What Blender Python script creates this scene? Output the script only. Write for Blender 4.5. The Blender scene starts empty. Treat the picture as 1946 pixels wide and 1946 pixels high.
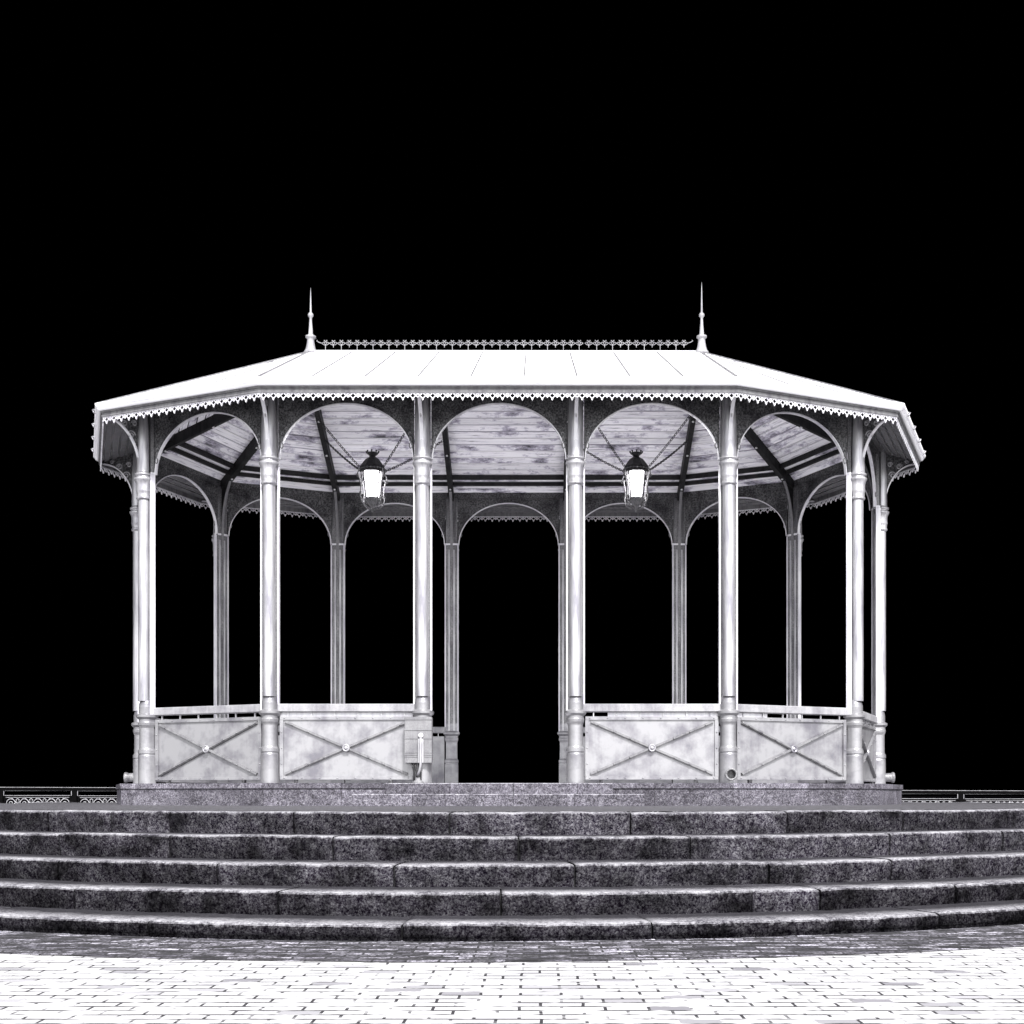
import bpy, bmesh, math, random
from mathutils import Vector, Matrix, noise
random.seed(7)
PI = math.pi
S = 2.4                      # bay width of the bandstand, metres
R = 1.307 * S                # radius of the half-octagon ends
EYE = 1.02
def zr(v): return EYE + v * S
FLOOR = zr(.074); TERR = zr(-.070)
sc = bpy.context.scene
col = sc.collection

# ------------------------------------------------------------------ mesh collector
class MB:
    def __init__(s): s.v = []; s.f = []; s.t = []; s.uv = []; s.sm = []
    def face(s, idx, tint=0., uv=None, smooth=False):
        s.f.append(tuple(idx)); s.t.append(tint); s.uv.append(uv); s.sm.append(smooth)
    def add(s, verts, faces, tint=0., smooth=False):
        o = len(s.v); s.v += [tuple(v) for v in verts]
        for f in faces: s.face([o + i for i in f], tint, None, smooth)
    def box(s, x0, x1, y0, y1, z0, z1, M=None, tint=0., ch=0.):
        if ch <= 0:
            V = [Vector(p) for p in ((x0,y0,z0),(x1,y0,z0),(x1,y1,z0),(x0,y1,z0),(x0,y0,z1),(x1,y0,z1),(x1,y1,z1),(x0,y1,z1))]
            F = [(0,3,2,1),(4,5,6,7),(0,1,5,4),(1,2,6,5),(2,3,7,6),(3,0,4,7)]
        else:
            bm = bmesh.new()
            bmesh.ops.create_cube(bm, size=1.)
            for v in bm.verts:
                v.co = Vector(((x0+x1)/2 + v.co.x*(x1-x0), (y0+y1)/2 + v.co.y*(y1-y0), (z0+z1)/2 + v.co.z*(z1-z0)))
            bmesh.ops.bevel(bm, geom=list(bm.edges), offset=ch, segments=1, affect='EDGES')
            bm.verts.ensure_lookup_table()
            V = [v.co.copy() for v in bm.verts]; F = [[v.index for v in f.verts] for f in bm.faces]
            bm.free()
        if M is not None: V = [M @ v for v in V]
        s.add(V, F, tint)
    def bar(s, a, b, w, h, up=(0,0,1), M=None, tint=0.):
        """a straight bar of section w x h from a to b"""
        a = Vector(a); b = Vector(b); d = (b-a).normalized(); u = Vector(up)
        sd = d.cross(u)
        if sd.length < 1e-4: sd = d.cross(Vector((1,0,0)))
        sd.normalize(); u = sd.cross(d).normalized()
        V = []
        for p in (a, b):
            for i, j in ((-1,-1),(1,-1),(1,1),(-1,1)):
                V.append(p + sd*(i*w/2) + u*(j*h/2))
        if M is not None: V = [M @ v for v in V]
        s.add(V, [(0,3,2,1),(4,5,6,7),(0,1,5,4),(1,2,6,5),(2,3,7,6),(3,0,4,7)], tint)
    def lathe(s, prof, c=(0,0,0), n=24, M=None, a0=0., a1=2*PI, cap=True, flute=None, smooth=True, tint=0.):
        """prof: (r, z) pairs turned about the z axis through c"""
        full = abs(a1-a0-2*PI) < 1e-6
        m = n if full else n+1
        V = []
        for r, z in prof:
            for i in range(m):
                a = a0 + (a1-a0)*i/n
                V.append(Vector((c[0]+r*math.cos(a), c[1]+r*math.sin(a), c[2]+z)))
        F = []
        for j in range(len(prof)-1):
            for i in range(m if full else m-1):
                k = (i+1) % m
                F.append((j*m+i, j*m+k, (j+1)*m+k, (j+1)*m+i))
        if M is not None: V = [M @ v for v in V]
        s.add(V, F, tint, smooth)
        if cap and full:
            o = len(s.v)-len(V)
            s.face([o+i for i in reversed(range(m))], tint); s.face([o+(len(prof)-1)*m+i for i in range(m)], tint)
    def tube(s, pts, r, n=8, closed=False, M=None, tint=0., smooth=True):
        pts = [Vector(p) for p in pts]; N = len(pts); V = []
        prev = None
        for i, p in enumerate(pts):
            if closed: d = pts[(i+1) % N]-pts[i-1]
            else: d = pts[min(i+1, N-1)]-pts[max(i-1, 0)]
            d.normalize()
            u = prev if prev is not None else (Vector((0,0,1)) if abs(d.z) < .9 else Vector((1,0,0)))
            u = (u - d*u.dot(d))
            if u.length < 1e-5: u = d.orthogonal()
            u.normalize(); prev = u; w = d.cross(u)
            rr = r[i] if isinstance(r, (list, tuple)) else r
            for k in range(n):
                a = 2*PI*k/n
                V.append(p + u*(rr*math.cos(a)) + w*(rr*math.sin(a)))
        F = []
        for i in range(N if closed else N-1):
            j = (i+1) % N
            for k in range(n):
                l = (k+1) % n
                F.append((i*n+k, i*n+l, j*n+l, j*n+k))
        if M is not None: V = [M @ v for v in V]
        s.add(V, F, tint, smooth)
        if not closed:
            o = len(s.v)-len(V)
            s.face([o+i for i in reversed(range(n))], tint); s.face([o+(N-1)*n+i for i in range(n)], tint)
    def ribbon(s, pts, axis, w, t, M=None, tint=0.):
        """a flat strip following pts; width w along axis, thickness t across"""
        pts = [Vector(p) for p in pts]; ax = Vector(axis).normalized(); N = len(pts); V = []
        for i, p in enumerate(pts):
            d = (pts[min(i+1, N-1)]-pts[max(i-1, 0)]).normalized()
            nn = d.cross(ax).normalized()
            for a, b in ((-1,-1),(1,-1),(1,1),(-1,1)):
                V.append(p + ax*(a*w/2) + nn*(b*t/2))
        F = []
        for i in range(N-1):
            for k in range(4):
                l = (k+1) % 4
                F.append((i*4+k, i*4+l, (i+1)*4+l, (i+1)*4+k))
        F += [(3,2,1,0), ((N-1)*4, (N-1)*4+1, (N-1)*4+2, (N-1)*4+3)]
        if M is not None: V = [M @ v for v in V]
        s.add(V, F, tint)
    def plate(s, outline, origin, ux, uz, t, M=None, tint=0., strips=None):
        """flat plate of thickness t; outline given as quads in strips [(a,b,c,d)] of 2D points"""
        ux = Vector(ux); uz = Vector(uz); nn = ux.cross(uz).normalized(); O = Vector(origin)
        for q in strips:
            V = [O+ux*p[0]+uz*p[1]+nn*(k*t/2) for k in (-1, 1) for p in q]
            n = len(q)
            F = [tuple(range(n-1, -1, -1)), tuple(range(n, 2*n))] + [(i, (i+1) % n, n+(i+1) % n, n+i) for i in range(n)]
            if M is not None: V = [M @ v for v in V]
            s.add(V, F, tint)
    def build(s, name, mat, parent=None, loc=None):
        me = bpy.data.meshes.new(name)
        me.from_pydata(s.v, [], s.f)
        at = me.attributes.new('tint', 'FLOAT', 'FACE'); at.data.foreach_set('value', s.t)
        me.polygons.foreach_set('use_smooth', s.sm)
        if any(u is not None for u in s.uv):
            ul = me.uv_layers.new(name='UVMap')
            for p in me.polygons:
                u = s.uv[p.index]
                if u:
                    for k, li in enumerate(p.loop_indices): ul.data[li].uv = u[k]
        me.materials.append(mat)
        me.validate(); me.update()
        o = bpy.data.objects.new(name, me); col.objects.link(o)
        if parent is not None: o.parent = parent
        if loc is not None: o.location = loc
        return o
def empty(name, loc=(0,0,0)):
    o = bpy.data.objects.new(name, None); o.location = loc; o.empty_display_size = .3; col.objects.link(o); return o
def tag(o, label=None, cat=None, group=None, kind=None):
    if label: o['label'] = label
    if cat: o['category'] = cat
    if group: o['group'] = group
    if kind: o['kind'] = kind
    return o
def copy_tree(o, parent):
    c = o.copy(); col.objects.link(c); c.parent = parent
    for ch in [x for x in col.objects if x.parent == o]: copy_tree(ch, c)
    return c

# ------------------------------------------------------------------ materials
def mat(name):
    m = bpy.data.materials.new(name); m.use_nodes = True
    nt = m.node_tree; bs = nt.nodes['Principled BSDF']
    def N(t, **k):
        n = nt.nodes.new(t)
        for a, b in k.items(): setattr(n, a, b)
        return n
    return m, nt, bs, N, nt.links.new
def ramp(N, L, src, stops):
    r = N('ShaderNodeValToRGB'); e = r.color_ramp.elements
    while len(e) < len(stops): e.new(.5)
    for i, (p, c) in enumerate(stops):
        e[i].position = p; e[i].color = (*c, 1) if len(c) == 3 else c
    L(src, r.inputs[0]); return r.outputs[0]
def g(v, t=.10):
    t = min(t, .13)   # grey with the print's faint violet cast, stronger in the darks
    return (v, v*(1-t*.35), min(1, v*(1+t)))
def noise_tex(N, L, vec, scale, detail=4, rough=.55):
    n = N('ShaderNodeTexNoise'); n.inputs['Scale'].default_value = scale
    n.inputs['Detail'].default_value = detail; n.inputs['Roughness'].default_value = rough
    if vec is not None: L(vec, n.inputs['Vector'])
    return n.outputs['Fac']
def mapping(N, L, out, sc_):
    m = N('ShaderNodeMapping'); m.inputs['Scale'].default_value = sc_; L(out, m.inputs['Vector']); return m.outputs[0]
def mixc(N, L, fac, a, b, mode='MIX'):
    m = N('ShaderNodeMix', data_type='RGBA', blend_type=mode)
    for sock, v in ((0, fac), (6, a), (7, b)):
        if isinstance(v, (int, float)): m.inputs[sock].default_value = v
        elif isinstance(v, tuple): m.inputs[sock].default_value = (*v, 1) if len(v) == 3 else v
        else: L(v, m.inputs[sock])
    return m.outputs[2]
def math_(N, L, op, a, b=None, c=None):
    m = N('ShaderNodeMath', operation=op)
    for i, v in enumerate((a, b, c)):
        if v is None: continue
        if isinstance(v, (int, float)): m.inputs[i].default_value = v
        else: L(v, m.inputs[i])
    return m.outputs[0]
def bump(N, L, bs, h, strength, dist=.01):
    b = N('ShaderNodeBump'); b.inputs['Strength'].default_value = strength; b.inputs['Distance'].default_value = dist
    L(h, b.inputs['Height']); L(b.outputs[0], bs.inputs['Normal'])

def paint(name, lo, hi, rough=.4, streak=.5, metal=0., b=.12, fine=0., fs=110, fr=(.38, .64)):
    m, nt, bs, N, L = mat(name)
    tc = N('ShaderNodeTexCoord').outputs['Object']
    n1 = noise_tex(N, L, tc, 2.6, 6, .62)
    n2 = noise_tex(N, L, mapping(N, L, tc, (9, 9, .8)), 1.6, 4, .6)
    f = math_(N, L, 'ADD', math_(N, L, 'MULTIPLY', n1, 1-streak), math_(N, L, 'MULTIPLY', n2, streak))
    c = ramp(N, L, f, [(.36, g(lo)), (.56, g(hi, .03))])
    if hi < .15: bs.inputs['Specular IOR Level'].default_value = .15 if hi > .01 else .02
    if fine:
        f3 = noise_tex(N, L, tc, fs, 3, .75)
        c = mixc(N, L, fine, c, ramp(N, L, f3, [(fr[0], (.12,.12,.13)), (fr[1], (1,1,1))]), 'MULTIPLY')
    L(c, bs.inputs['Base Color'])
    bs.inputs['Roughness'].default_value = rough; bs.inputs['Metallic'].default_value = metal
    bump(N, L, bs, noise_tex(N, L, tc, 45, 5, .6), b, .006)
    return m
M = {}
M['paint'] = paint('white_iron_paint', .19, .36, .34, .8, metal=.5)
M['core'] = paint('dull_iron_paint', .07, .21, .45, .8, fine=.7, b=.3, fs=48)
M['paint_shade'] = paint('grey_iron_paint', .09, .2, .5, fine=.5, b=.3)
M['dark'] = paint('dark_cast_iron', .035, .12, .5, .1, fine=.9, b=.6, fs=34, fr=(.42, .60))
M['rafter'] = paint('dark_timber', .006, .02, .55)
M['trim'] = paint('bright_white_trim', .4, .6, .35)
M['fascia'] = paint('grey_fascia', .07, .14, .5, .7)
M['plate'] = paint('painted_steel_plate', .125, .25, .36, .15, b=.03, metal=.5)
M['rail'] = paint('weathered_handrail', .14, .28, .6, .3, fine=.35)
M['iron_black'] = paint('black_lantern_iron', .012, .05, .35, fine=.5)
M['fence'] = paint('black_fence_paint', .001, .002, .7)
M['fence_edge'] = paint('fence_highlight_and_scroll', .12, .25, .5)
M['box'] = paint('cabinet_grey', .09, .19, .5, .3, fine=.45)

# roof: sheet metal, nearly white, faint soiling along the seams
m, nt, bs, N, L = mat('white_sheet_roof')
tc = N('ShaderNodeTexCoord').outputs['Object']
L(ramp(N, L, noise_tex(N, L, tc, .9, 5, .6), [(.3, g(.80, .03)), (.55, g(.92, .02))]), bs.inputs['Base Color'])
bs.inputs['Roughness'].default_value = .35; M['roof'] = m

# ceiling boards: white painted boards, grain along the board, soot blotches, tint per board
m, nt, bs, N, L = mat('ceiling_boards')
uv = N('ShaderNodeTexCoord').outputs['UV']; oc = N('ShaderNodeTexCoord').outputs['Object']
at = N('ShaderNodeAttribute', attribute_name='tint').outputs['Fac']
gr = noise_tex(N, L, mapping(N, L, uv, (1.3, 22, 1)), 1.5, 6, .65)
base = ramp(N, L, gr, [(.33, g(.22)), (.42, g(.82, .06)), (.52, g(.96, .03))])
cb = N('ShaderNodeCombineXYZ'); L(math_(N, L, 'MULTIPLY', at, 2.2), cb.inputs[0]); L(math_(N, L, 'MULTIPLY', at, .9), cb.inputs[1])
uo = N('ShaderNodeVectorMath', operation='ADD'); L(uv, uo.inputs[0]); L(cb.outputs[0], uo.inputs[1])
blot = noise_tex(N, L, mapping(N, L, uo.outputs[0], (.9, 1.7, 1)), 1.1, 6, .72)
base = mixc(N, L, 1., base, ramp(N, L, blot, [(.355, g(.05)), (.44, g(.55)), (.49, (1,1,1))]), 'MULTIPLY')
tn = N('ShaderNodeMapRange'); tn.inputs['To Min'].default_value = .80; tn.inputs['To Max'].default_value = 1.; L(at, tn.inputs['Value'])
L(mixc(N, L, 1., base, tn.outputs[0], 'MULTIPLY'), bs.inputs['Base Color'])
bs.inputs['Roughness'].default_value = .5; bump(N, L, bs, gr, .25, .004); M['boards'] = m

M['boards_floor'] = paint('pale_floor', .42, .62, .6)
# granite: salt-and-pepper grain, tint per block, light from above painted in as paler upward faces
def granite(name, lo, hi, lit_top, lit_top_lo, md=.24, mh=1.5):
    m, nt, bs, N, L = mat(name)
    tc = N('ShaderNodeTexCoord').outputs['Object']
    at = N('ShaderNodeAttribute', attribute_name='tint').outputs['Fac']
    sp = noise_tex(N, L, tc, 62, 3, .8)
    sp2 = noise_tex(N, L, tc, 24, 4, .75)
    mid = noise_tex(N, L, tc, 3.2, 6, .65)
    grain = math_(N, L, 'ADD', math_(N, L, 'MULTIPLY', sp, .6), math_(N, L, 'MULTIPLY', sp2, .4))
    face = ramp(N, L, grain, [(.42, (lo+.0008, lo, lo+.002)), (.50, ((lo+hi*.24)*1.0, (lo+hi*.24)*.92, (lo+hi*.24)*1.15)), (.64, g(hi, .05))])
    face = mixc(N, L, 1., face, ramp(N, L, mid, [(.37, (md,md,md)), (.50, (.85,.85,.85)), (.64, (mh,mh,mh))]), 'MULTIPLY')
    tn = N('ShaderNodeMapRange'); tn.inputs['To Min'].default_value = .22; tn.inputs['To Max'].default_value = 1.7; L(at, tn.inputs['Value'])
    face = mixc(N, L, 1., face, tn.outputs[0], 'MULTIPLY')
    top = ramp(N, L, math_(N, L, 'ADD', math_(N, L, 'MULTIPLY', grain, .6), math_(N, L, 'MULTIPLY', mid, .4)), [(.43, g(lit_top_lo*.6, .13)), (.50, g((lit_top_lo+lit_top)*.5, .06)), (.56, g(lit_top, .05))])
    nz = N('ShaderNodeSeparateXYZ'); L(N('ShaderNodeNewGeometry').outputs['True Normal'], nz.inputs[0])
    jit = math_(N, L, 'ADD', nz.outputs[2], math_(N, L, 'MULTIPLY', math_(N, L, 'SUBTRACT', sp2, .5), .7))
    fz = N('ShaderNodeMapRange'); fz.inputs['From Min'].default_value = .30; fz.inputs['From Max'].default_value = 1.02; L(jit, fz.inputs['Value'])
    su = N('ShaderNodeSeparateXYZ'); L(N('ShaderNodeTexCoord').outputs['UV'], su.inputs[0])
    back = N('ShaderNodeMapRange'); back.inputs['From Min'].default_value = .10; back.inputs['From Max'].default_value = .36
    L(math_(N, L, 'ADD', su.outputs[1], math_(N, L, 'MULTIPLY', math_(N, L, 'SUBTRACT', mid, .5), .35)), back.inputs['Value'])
    top = mixc(N, L, back.outputs[0], top, mixc(N, L, .5, face, g(lit_top_lo*.5)))     # colour darkens towards the back of each tread
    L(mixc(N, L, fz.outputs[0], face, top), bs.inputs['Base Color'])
    bs.inputs['Roughness'].default_value = .75; bs.inputs['Specular IOR Level'].default_value = .02
    bump(N, L, bs, grain, .7, .012)
    return m
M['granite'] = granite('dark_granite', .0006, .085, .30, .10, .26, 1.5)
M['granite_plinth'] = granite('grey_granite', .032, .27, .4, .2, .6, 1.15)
M['granite_core'] = paint('dark_joint_backing', .01, .02, .9)

# brick paving
def paving(name, dark):
    m, nt, bs, N, L = mat(name)
    tc = N('ShaderNodeTexCoord').outputs['Object']
    wob = N('ShaderNodeTexNoise'); wob.inputs['Scale'].default_value = 3.; L(tc, wob.inputs['Vector'])
    va = N('ShaderNodeVectorMath', operation='MULTIPLY_ADD'); va.inputs[1].default_value = (.02, .012, 0)
    L(wob.outputs['Color'], va.inputs[0]); L(tc, va.inputs[2])
    br = N('ShaderNodeTexBrick'); L(mapping(N, L, va.outputs[0], (1, .65, 1)), br.inputs['Vector'])
    br.offset = .5; br.inputs['Scale'].default_value = 1.
    for k, v in (('Brick Width', .205), ('Row Height', .105*.65), ('Mortar Size', .0085), ('Mortar Smooth', .15), ('Bias', 0.)):
        br.inputs[k].default_value = v
    br.inputs['Color1'].default_value = (0, 0, 0, 1); br.inputs['Color2'].default_value = (1, 1, 1, 1); br.inputs['Mortar'].default_value = (.5, .5, .5, 1)
    fine = noise_tex(N, L, tc, 38 if dark else 60, 4, .75); big = noise_tex(N, L, tc, 1.7, 5, .6)
    if dark:
        st = noise_tex(N, L, mapping(N, L, tc, (1.2, 5, 1)), 2.6, 6, .8)
        c = ramp(N, L, st, [(.42, g(.010)), (.5, g(.05)), (.58, g(.26))])
        c = mixc(N, L, 1., c, ramp(N, L, br.outputs['Color'], [(0., g(.22)), (1., (1.9,1.9,1.9))]), 'MULTIPLY')
        c = mixc(N, L, 1., c, ramp(N, L, fine, [(.42, g(.25)), (.56, (1.4,1.4,1.4))]), 'MULTIPLY')
    else:
        c = ramp(N, L, br.outputs['Color'], [(0., g(.17, .08)), (.07, g(.34, .04)), (.25, g(.42, .02))])
        c = mixc(N, L, 1., c, ramp(N, L, fine, [(.30, g(.45)), (.40, (1,1,1))]), 'MULTIPLY')
    mk = math_(N, L, 'MULTIPLY', br.outputs['Fac'], ramp(N, L, noise_tex(N, L, mapping(N, L, tc, (1, 1.8, 1)), 4.2, 3, .6), [(.42, (.05,.05,.05)), (.54, (1,1,1))])) if not dark else br.outputs['Fac']
    c = mixc(N, L, mk, c, g(.02, .3))
    L(c, bs.inputs['Base Color']); bs.inputs['Roughness'].default_value = .8
    inv = math_(N, L, 'SUBTRACT', 1., br.outputs['Fac'])
    bump(N, L, bs, math_(N, L, 'ADD', inv, math_(N, L, 'MULTIPLY', fine, .25)), .25, .004)
    return m
M['paving'] = paving('white_brick_paving', False); M['paving_dark'] = paving('stained_brick_paving', True)
m, nt, bs, N, L = mat('terrace_paving')
tc = N('ShaderNodeTexCoord').outputs['Object']
L(ramp(N, L, noise_tex(N, L, mapping(N, L, tc, (2, 5, 1)), 7, 6, .8), [(.44, g(.004)), (.56, g(.10))]), bs.inputs['Base Color'])
bs.inputs['Roughness'].default_value = .7; M['terrace'] = m
m, nt, bs, N, L = mat('dark_water')
bs.inputs['Base Color'].default_value = (.002, .002, .003, 1); bs.inputs['Roughness'].default_value = .12
tc = N('ShaderNodeTexCoord').outputs['Object']; bump(N, L, bs, noise_tex(N, L, tc, .5, 5, .6), .2, .2); M['sea'] = m
m, nt, bs, N, L = mat('lit_lantern_glass')
bs.inputs['Base Color'].default_value = (.9, .9, .92, 1); bs.inputs['Roughness'].default_value = .25
bs.inputs['Emission Color'].default_value = (1, .98, 1, 1); bs.inputs['Emission Strength'].default_value = 11.; M['glass'] = m
m, nt, bs, N, L = mat('bolt_metal')
bs.inputs['Base Color'].default_value = (.8, .8, .82, 1); bs.inputs['Metallic'].default_value = .6; bs.inputs['Roughness'].default_value = .3; M['bolt'] = m

# ------------------------------------------------------------------ plan of the bandstand
q = math.sqrt(.5)
# fourteen corners, anticlockwise seen from below: (centre x in bays, direction x, direction y, nudge x)
CN = [(-1.5,0,-1,0),(-.5,0,-1,0),(.5,0,-1,0),(1.5,0,-1,0),(1.5,q,-q,0),(1.5,1,0,.045),(1.5,q,q,0),
      (1.5,0,1,0),(.5,0,1,0),(-.5,0,1,0),(-1.5,0,1,0),(-1.5,-q,q,0),(-1.5,-1,0,.03),(-1.5,-q,-q,0)]
NC = len(CN)
def pos(k, r, z=0.):
    c, dx, dy, nx = CN[k % NC]
    return Vector((c*S + dx*r + nx*S*min(1, r/R), dy*r, z))
def ang(k): return math.atan2(CN[k % NC][2], CN[k % NC][1]) + PI/2     # turns local -y to the outward direction
def edge_frame(k, r=R):
    """matrix: local x along the edge, y inward, z up, origin at the edge's midpoint"""
    a = pos(k, r); b = pos(k+1, r); ux = (b-a).normalized(); uy = Vector((0,0,1)).cross(ux)
    mid = (a+b)/2
    return Matrix(((ux.x, uy.x, 0, mid.x), (ux.y, uy.y, 0, mid.y), (0, 0, 1, 0), (0, 0, 0, 1))), (b-a).length
def ring_sweep(mb, prof, ks=range(NC), smooth=False):
    """closed profile [(r, z)] swept round the plan, mitred at each corner"""
    n = len(prof)
    for k in ks:
        V = [pos(k, r, z) for r, z in prof] + [pos(k+1, r, z) for r, z in prof]
        F = [(i, n+i, n+(i+1) % n, (i+1) % n) for i in range(n)]
        F += [tuple(range(n)), tuple(range(2*n-1, n-1, -1))] if len(ks) < NC else []
        mb.add(V, F, 0., smooth)

bs_ = empty('bandstand', (0, 0, 0))
tag(bs_, 'long white Victorian bandstand with iron columns, arches and a lace trimmed roof', 'bandstand')

# roof geometry
RE = R + .37*S; ZE = zr(2.598); ZRG = zr(3.395)
def roof_z(r): return ZRG + (ZE-ZRG)*r/RE
mb = MB()
for k in range(NC):
    a, b = pos(k, RE, ZE), pos(k+1, RE, ZE); c, d = pos(k+1, 0, ZRG), pos(k, 0, ZRG)
    lo = Vector((0, 0, -.05))
    if (c-d).length < 1e-4:
        mb.add([a, b, c, a+lo, b+lo, c+lo], [(0,1,2), (5,4,3)])
    else:
        mb.add([a, b, c, d, a+lo, b+lo, c+lo, d+lo], [(0,1,2,3), (7,6,5,4)])
roof = mb.build('roof', M['roof'], bs_)
mb = MB()
def seam(p0, p1, r=.011):
    up = Vector((0, 0, .006)); mb.bar(p0+up, p1+up, r*2, r*2)
for sy in (-1, 1):
    for i in range(-4, 5):
        x = i*S/3 + (S/6 if i >= 0 else S/6)
        if x > 1.45*S or x < -1.45*S: continue
        seam(Vector((x, sy*.06, roof_z(.06))), Vector((x, sy*(RE-.02), roof_z(RE-.02))))
for k in range(NC):
    c, dx, dy, nx = CN[k]
    if abs(c) > 1: seam(pos(k, .08, roof_z(.08)), pos(k, RE-.01, roof_z(RE-.01)), .016)
    if abs(c) > 1 and CN[(k+1) % NC][0] == c:
        for t in (1/3, 2/3):
            p = pos(k, RE, ZE).lerp(pos(k+1, RE, ZE), t); o = Vector((c*S, 0, ZRG))
            seam(o.lerp(p, .25), o.lerp(p, .99), .009)
mb.build('roof_seams', M['paint_shade'], roof)
mb = MB(); mb.tube([(-1.5*S, 0, ZRG+.01), (1.5*S, 0, ZRG+.0)], .028, 10); mb.build('ridge_roll', M['trim'], roof)
# finials
fin = [(.0,-.05),(.13,-.05),(.125,.0),(.10,.03),(.085,.08),(.07,.16),(.062,.23),(.075,.25),(.095,.265),(.095,.29),(.06,.305),(.042,.33),(.036,.42),(.026,.55),(.022,.62),(.03,.635),(.05,.66),(.052,.685),(.04,.71),(.022,.725),(.018,.74),(.014,.95),(.009,1.15),(.002,1.36)]
for sx, top in ((-1, 1.0), (1, 1.07)):
    mb = MB(); mb.lathe([(r, z*(1 if z < .74 else 1) if z < .74 else .74+(z-.74)*top*(.72 if sx < 0 else .82)) for r, z in fin], (sx*1.5*S+.03, 0, ZRG), 20)
    mb.build('finial', M['rail'], roof)
# ridge cresting
mb = MB(); u = .146; x = -1.425*S; zc = ZRG+.075
n = int(2.85*S/u)
def end_scroll(mb, ex, s2): mb.tube([(ex, 0, zc+.09), (ex+s2*.05, 0, zc+.105), (ex+s2*.09, 0, zc+.13), (ex+s2*.075, 0, zc+.145)], .007, 5)
end_scroll(mb, x+.05, -1)
for i in range(n):
    cx = x + (i+.5)*u + .05
    if i == 33: mb.build('ridge_cresting', M['rail'], roof); mb = MB()
    if i >= 33: cx += .03
    z0 = zc+.055
    mb.bar((cx, 0, zc-.06 if i % 2 == 0 else zc+.01), (cx, 0, z0+.02), .008, .010, up=(0,1,0))
    mb.tube([(cx+.026*math.cos(a), 0, z0+.035+.026*math.sin(a)) for a in [2*PI*j/8 for j in range(8)]], .0052, 4, True)
    mb.tube([(cx-u/2, 0, z0+.035), (cx-u/3.4, 0, z0+.01), (cx, 0, z0-.01), (cx+u/3.4, 0, z0+.01), (cx+u/2, 0, z0+.035)], .0052, 4)
    mb.tube([(cx-u/2, 0, z0+.035), (cx-u/3.4, 0, z0+.05), (cx-.02, 0, z0+.055), (cx+.02, 0, z0+.055), (cx+u/3.4, 0, z0+.05), (cx+u/2, 0, z0+.035)], .0048, 4)
    for s2 in (-1, 1): mb.tube([(cx, 0, z0+.06), (cx+s2*.02, 0, z0+.085), (cx+s2*.034, 0, z0+.083)], .006, 4)
end_scroll(mb, x+n*u+.08, 1)
mb.build('ridge_cresting', M['rail'], roof)

# gutter, fascia, lace
zg0 = zr(2.560)
gut = [(RE-.10, zg0), (RE-.045, zg0), (RE-.02, zg0+.02), (RE-.015, zg0+.05), (RE+.01, zg0+.06), (RE+.02, zg0+.075), (RE+.02, ZE+.012), (RE-.10, ZE+.012)]
mb = MB(); ring_sweep(mb, gut); mb.build('gutter', M['roof'], bs_)
zf0 = zr(2.522)
fas = [(RE-.14, zf0), (RE-.09, zf0), (RE-.085, zf0+.025), (RE-.10, zf0+.03), (RE-.10, zf0+.06), (RE-.08, zf0+.065), (RE-.07, zg0-.004), (RE-.14, zg0-.004)]
mb = MB(); ring_sweep(mb, fas); mb.build('fascia', M['fascia'], bs_)
for k in (4, 5, 11, 12):       # leaf clips on the gutter of the two ends
    Fm, Ln = edge_frame(k, RE)
    for i in range(4):
        mb = MB()
        xx = -Ln/2 + Ln*(i+.6)/4
        mb.tube([(xx, -.015, ZE-.06), (xx, -.035, ZE-.04), (xx, -.055, ZE+.0), (xx, -.035, ZE+.01), (xx, -.015, ZE-.01)], .010, 5, M=Fm)
        mb.build('gutter_clip', M['paint'], bs_)
zl = zf0
mb0 = None
for k in range(NC):
    rl = RE-.115
    Fm, Ln = edge_frame(k, rl); mb = MB()
    n = round(Ln/.1515); w = Ln/n
    def P(x, z): return (x, 0, zl+z)
    mb.box(-Ln/2, Ln/2, -.010, .010, zl-.014, zl-.001, Fm)
    for i in range(n):
        c = -Ln/2 + (i+.5)*w
        for s2 in (-1, 1):
            mb.bar(P(c+s2*w*.5, -.012), P(c+s2*.004, -.085), .010, .017, up=(1,0,0) if 0 else (0,1,0), M=Fm)
            mb.bar(P(c+s2*.008, -.012), P(c+s2*w*.5, -.070), .010, .015, up=(0,1,0), M=Fm)
        V = [Fm @ Vector((c+a, y, zl+b)) for y in (-.009, .009) for a, b in ((-.016,-.090),(0,-.120),(.016,-.090),(0,-.070))]
        mb.add(V, [(0,1,2,3),(7,6,5,4),(0,4,5,1),(1,5,6,2),(2,6,7,3),(3,7,4,0)])
        V = [Fm @ Vector((c+w/2+a, y, zl+b)) for y in (-.008, .008) for a, b in ((-.018,-.055),(0,-.080),(.018,-.055),(0,-.034))]
        if i < n-1: mb.add(V, [(0,1,2,3),(7,6,5,4),(0,4,5,1),(1,5,6,2),(2,6,7,3),(3,7,4,0)])
    mb.build('lace_trim', M['trim'], bs_)

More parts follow.
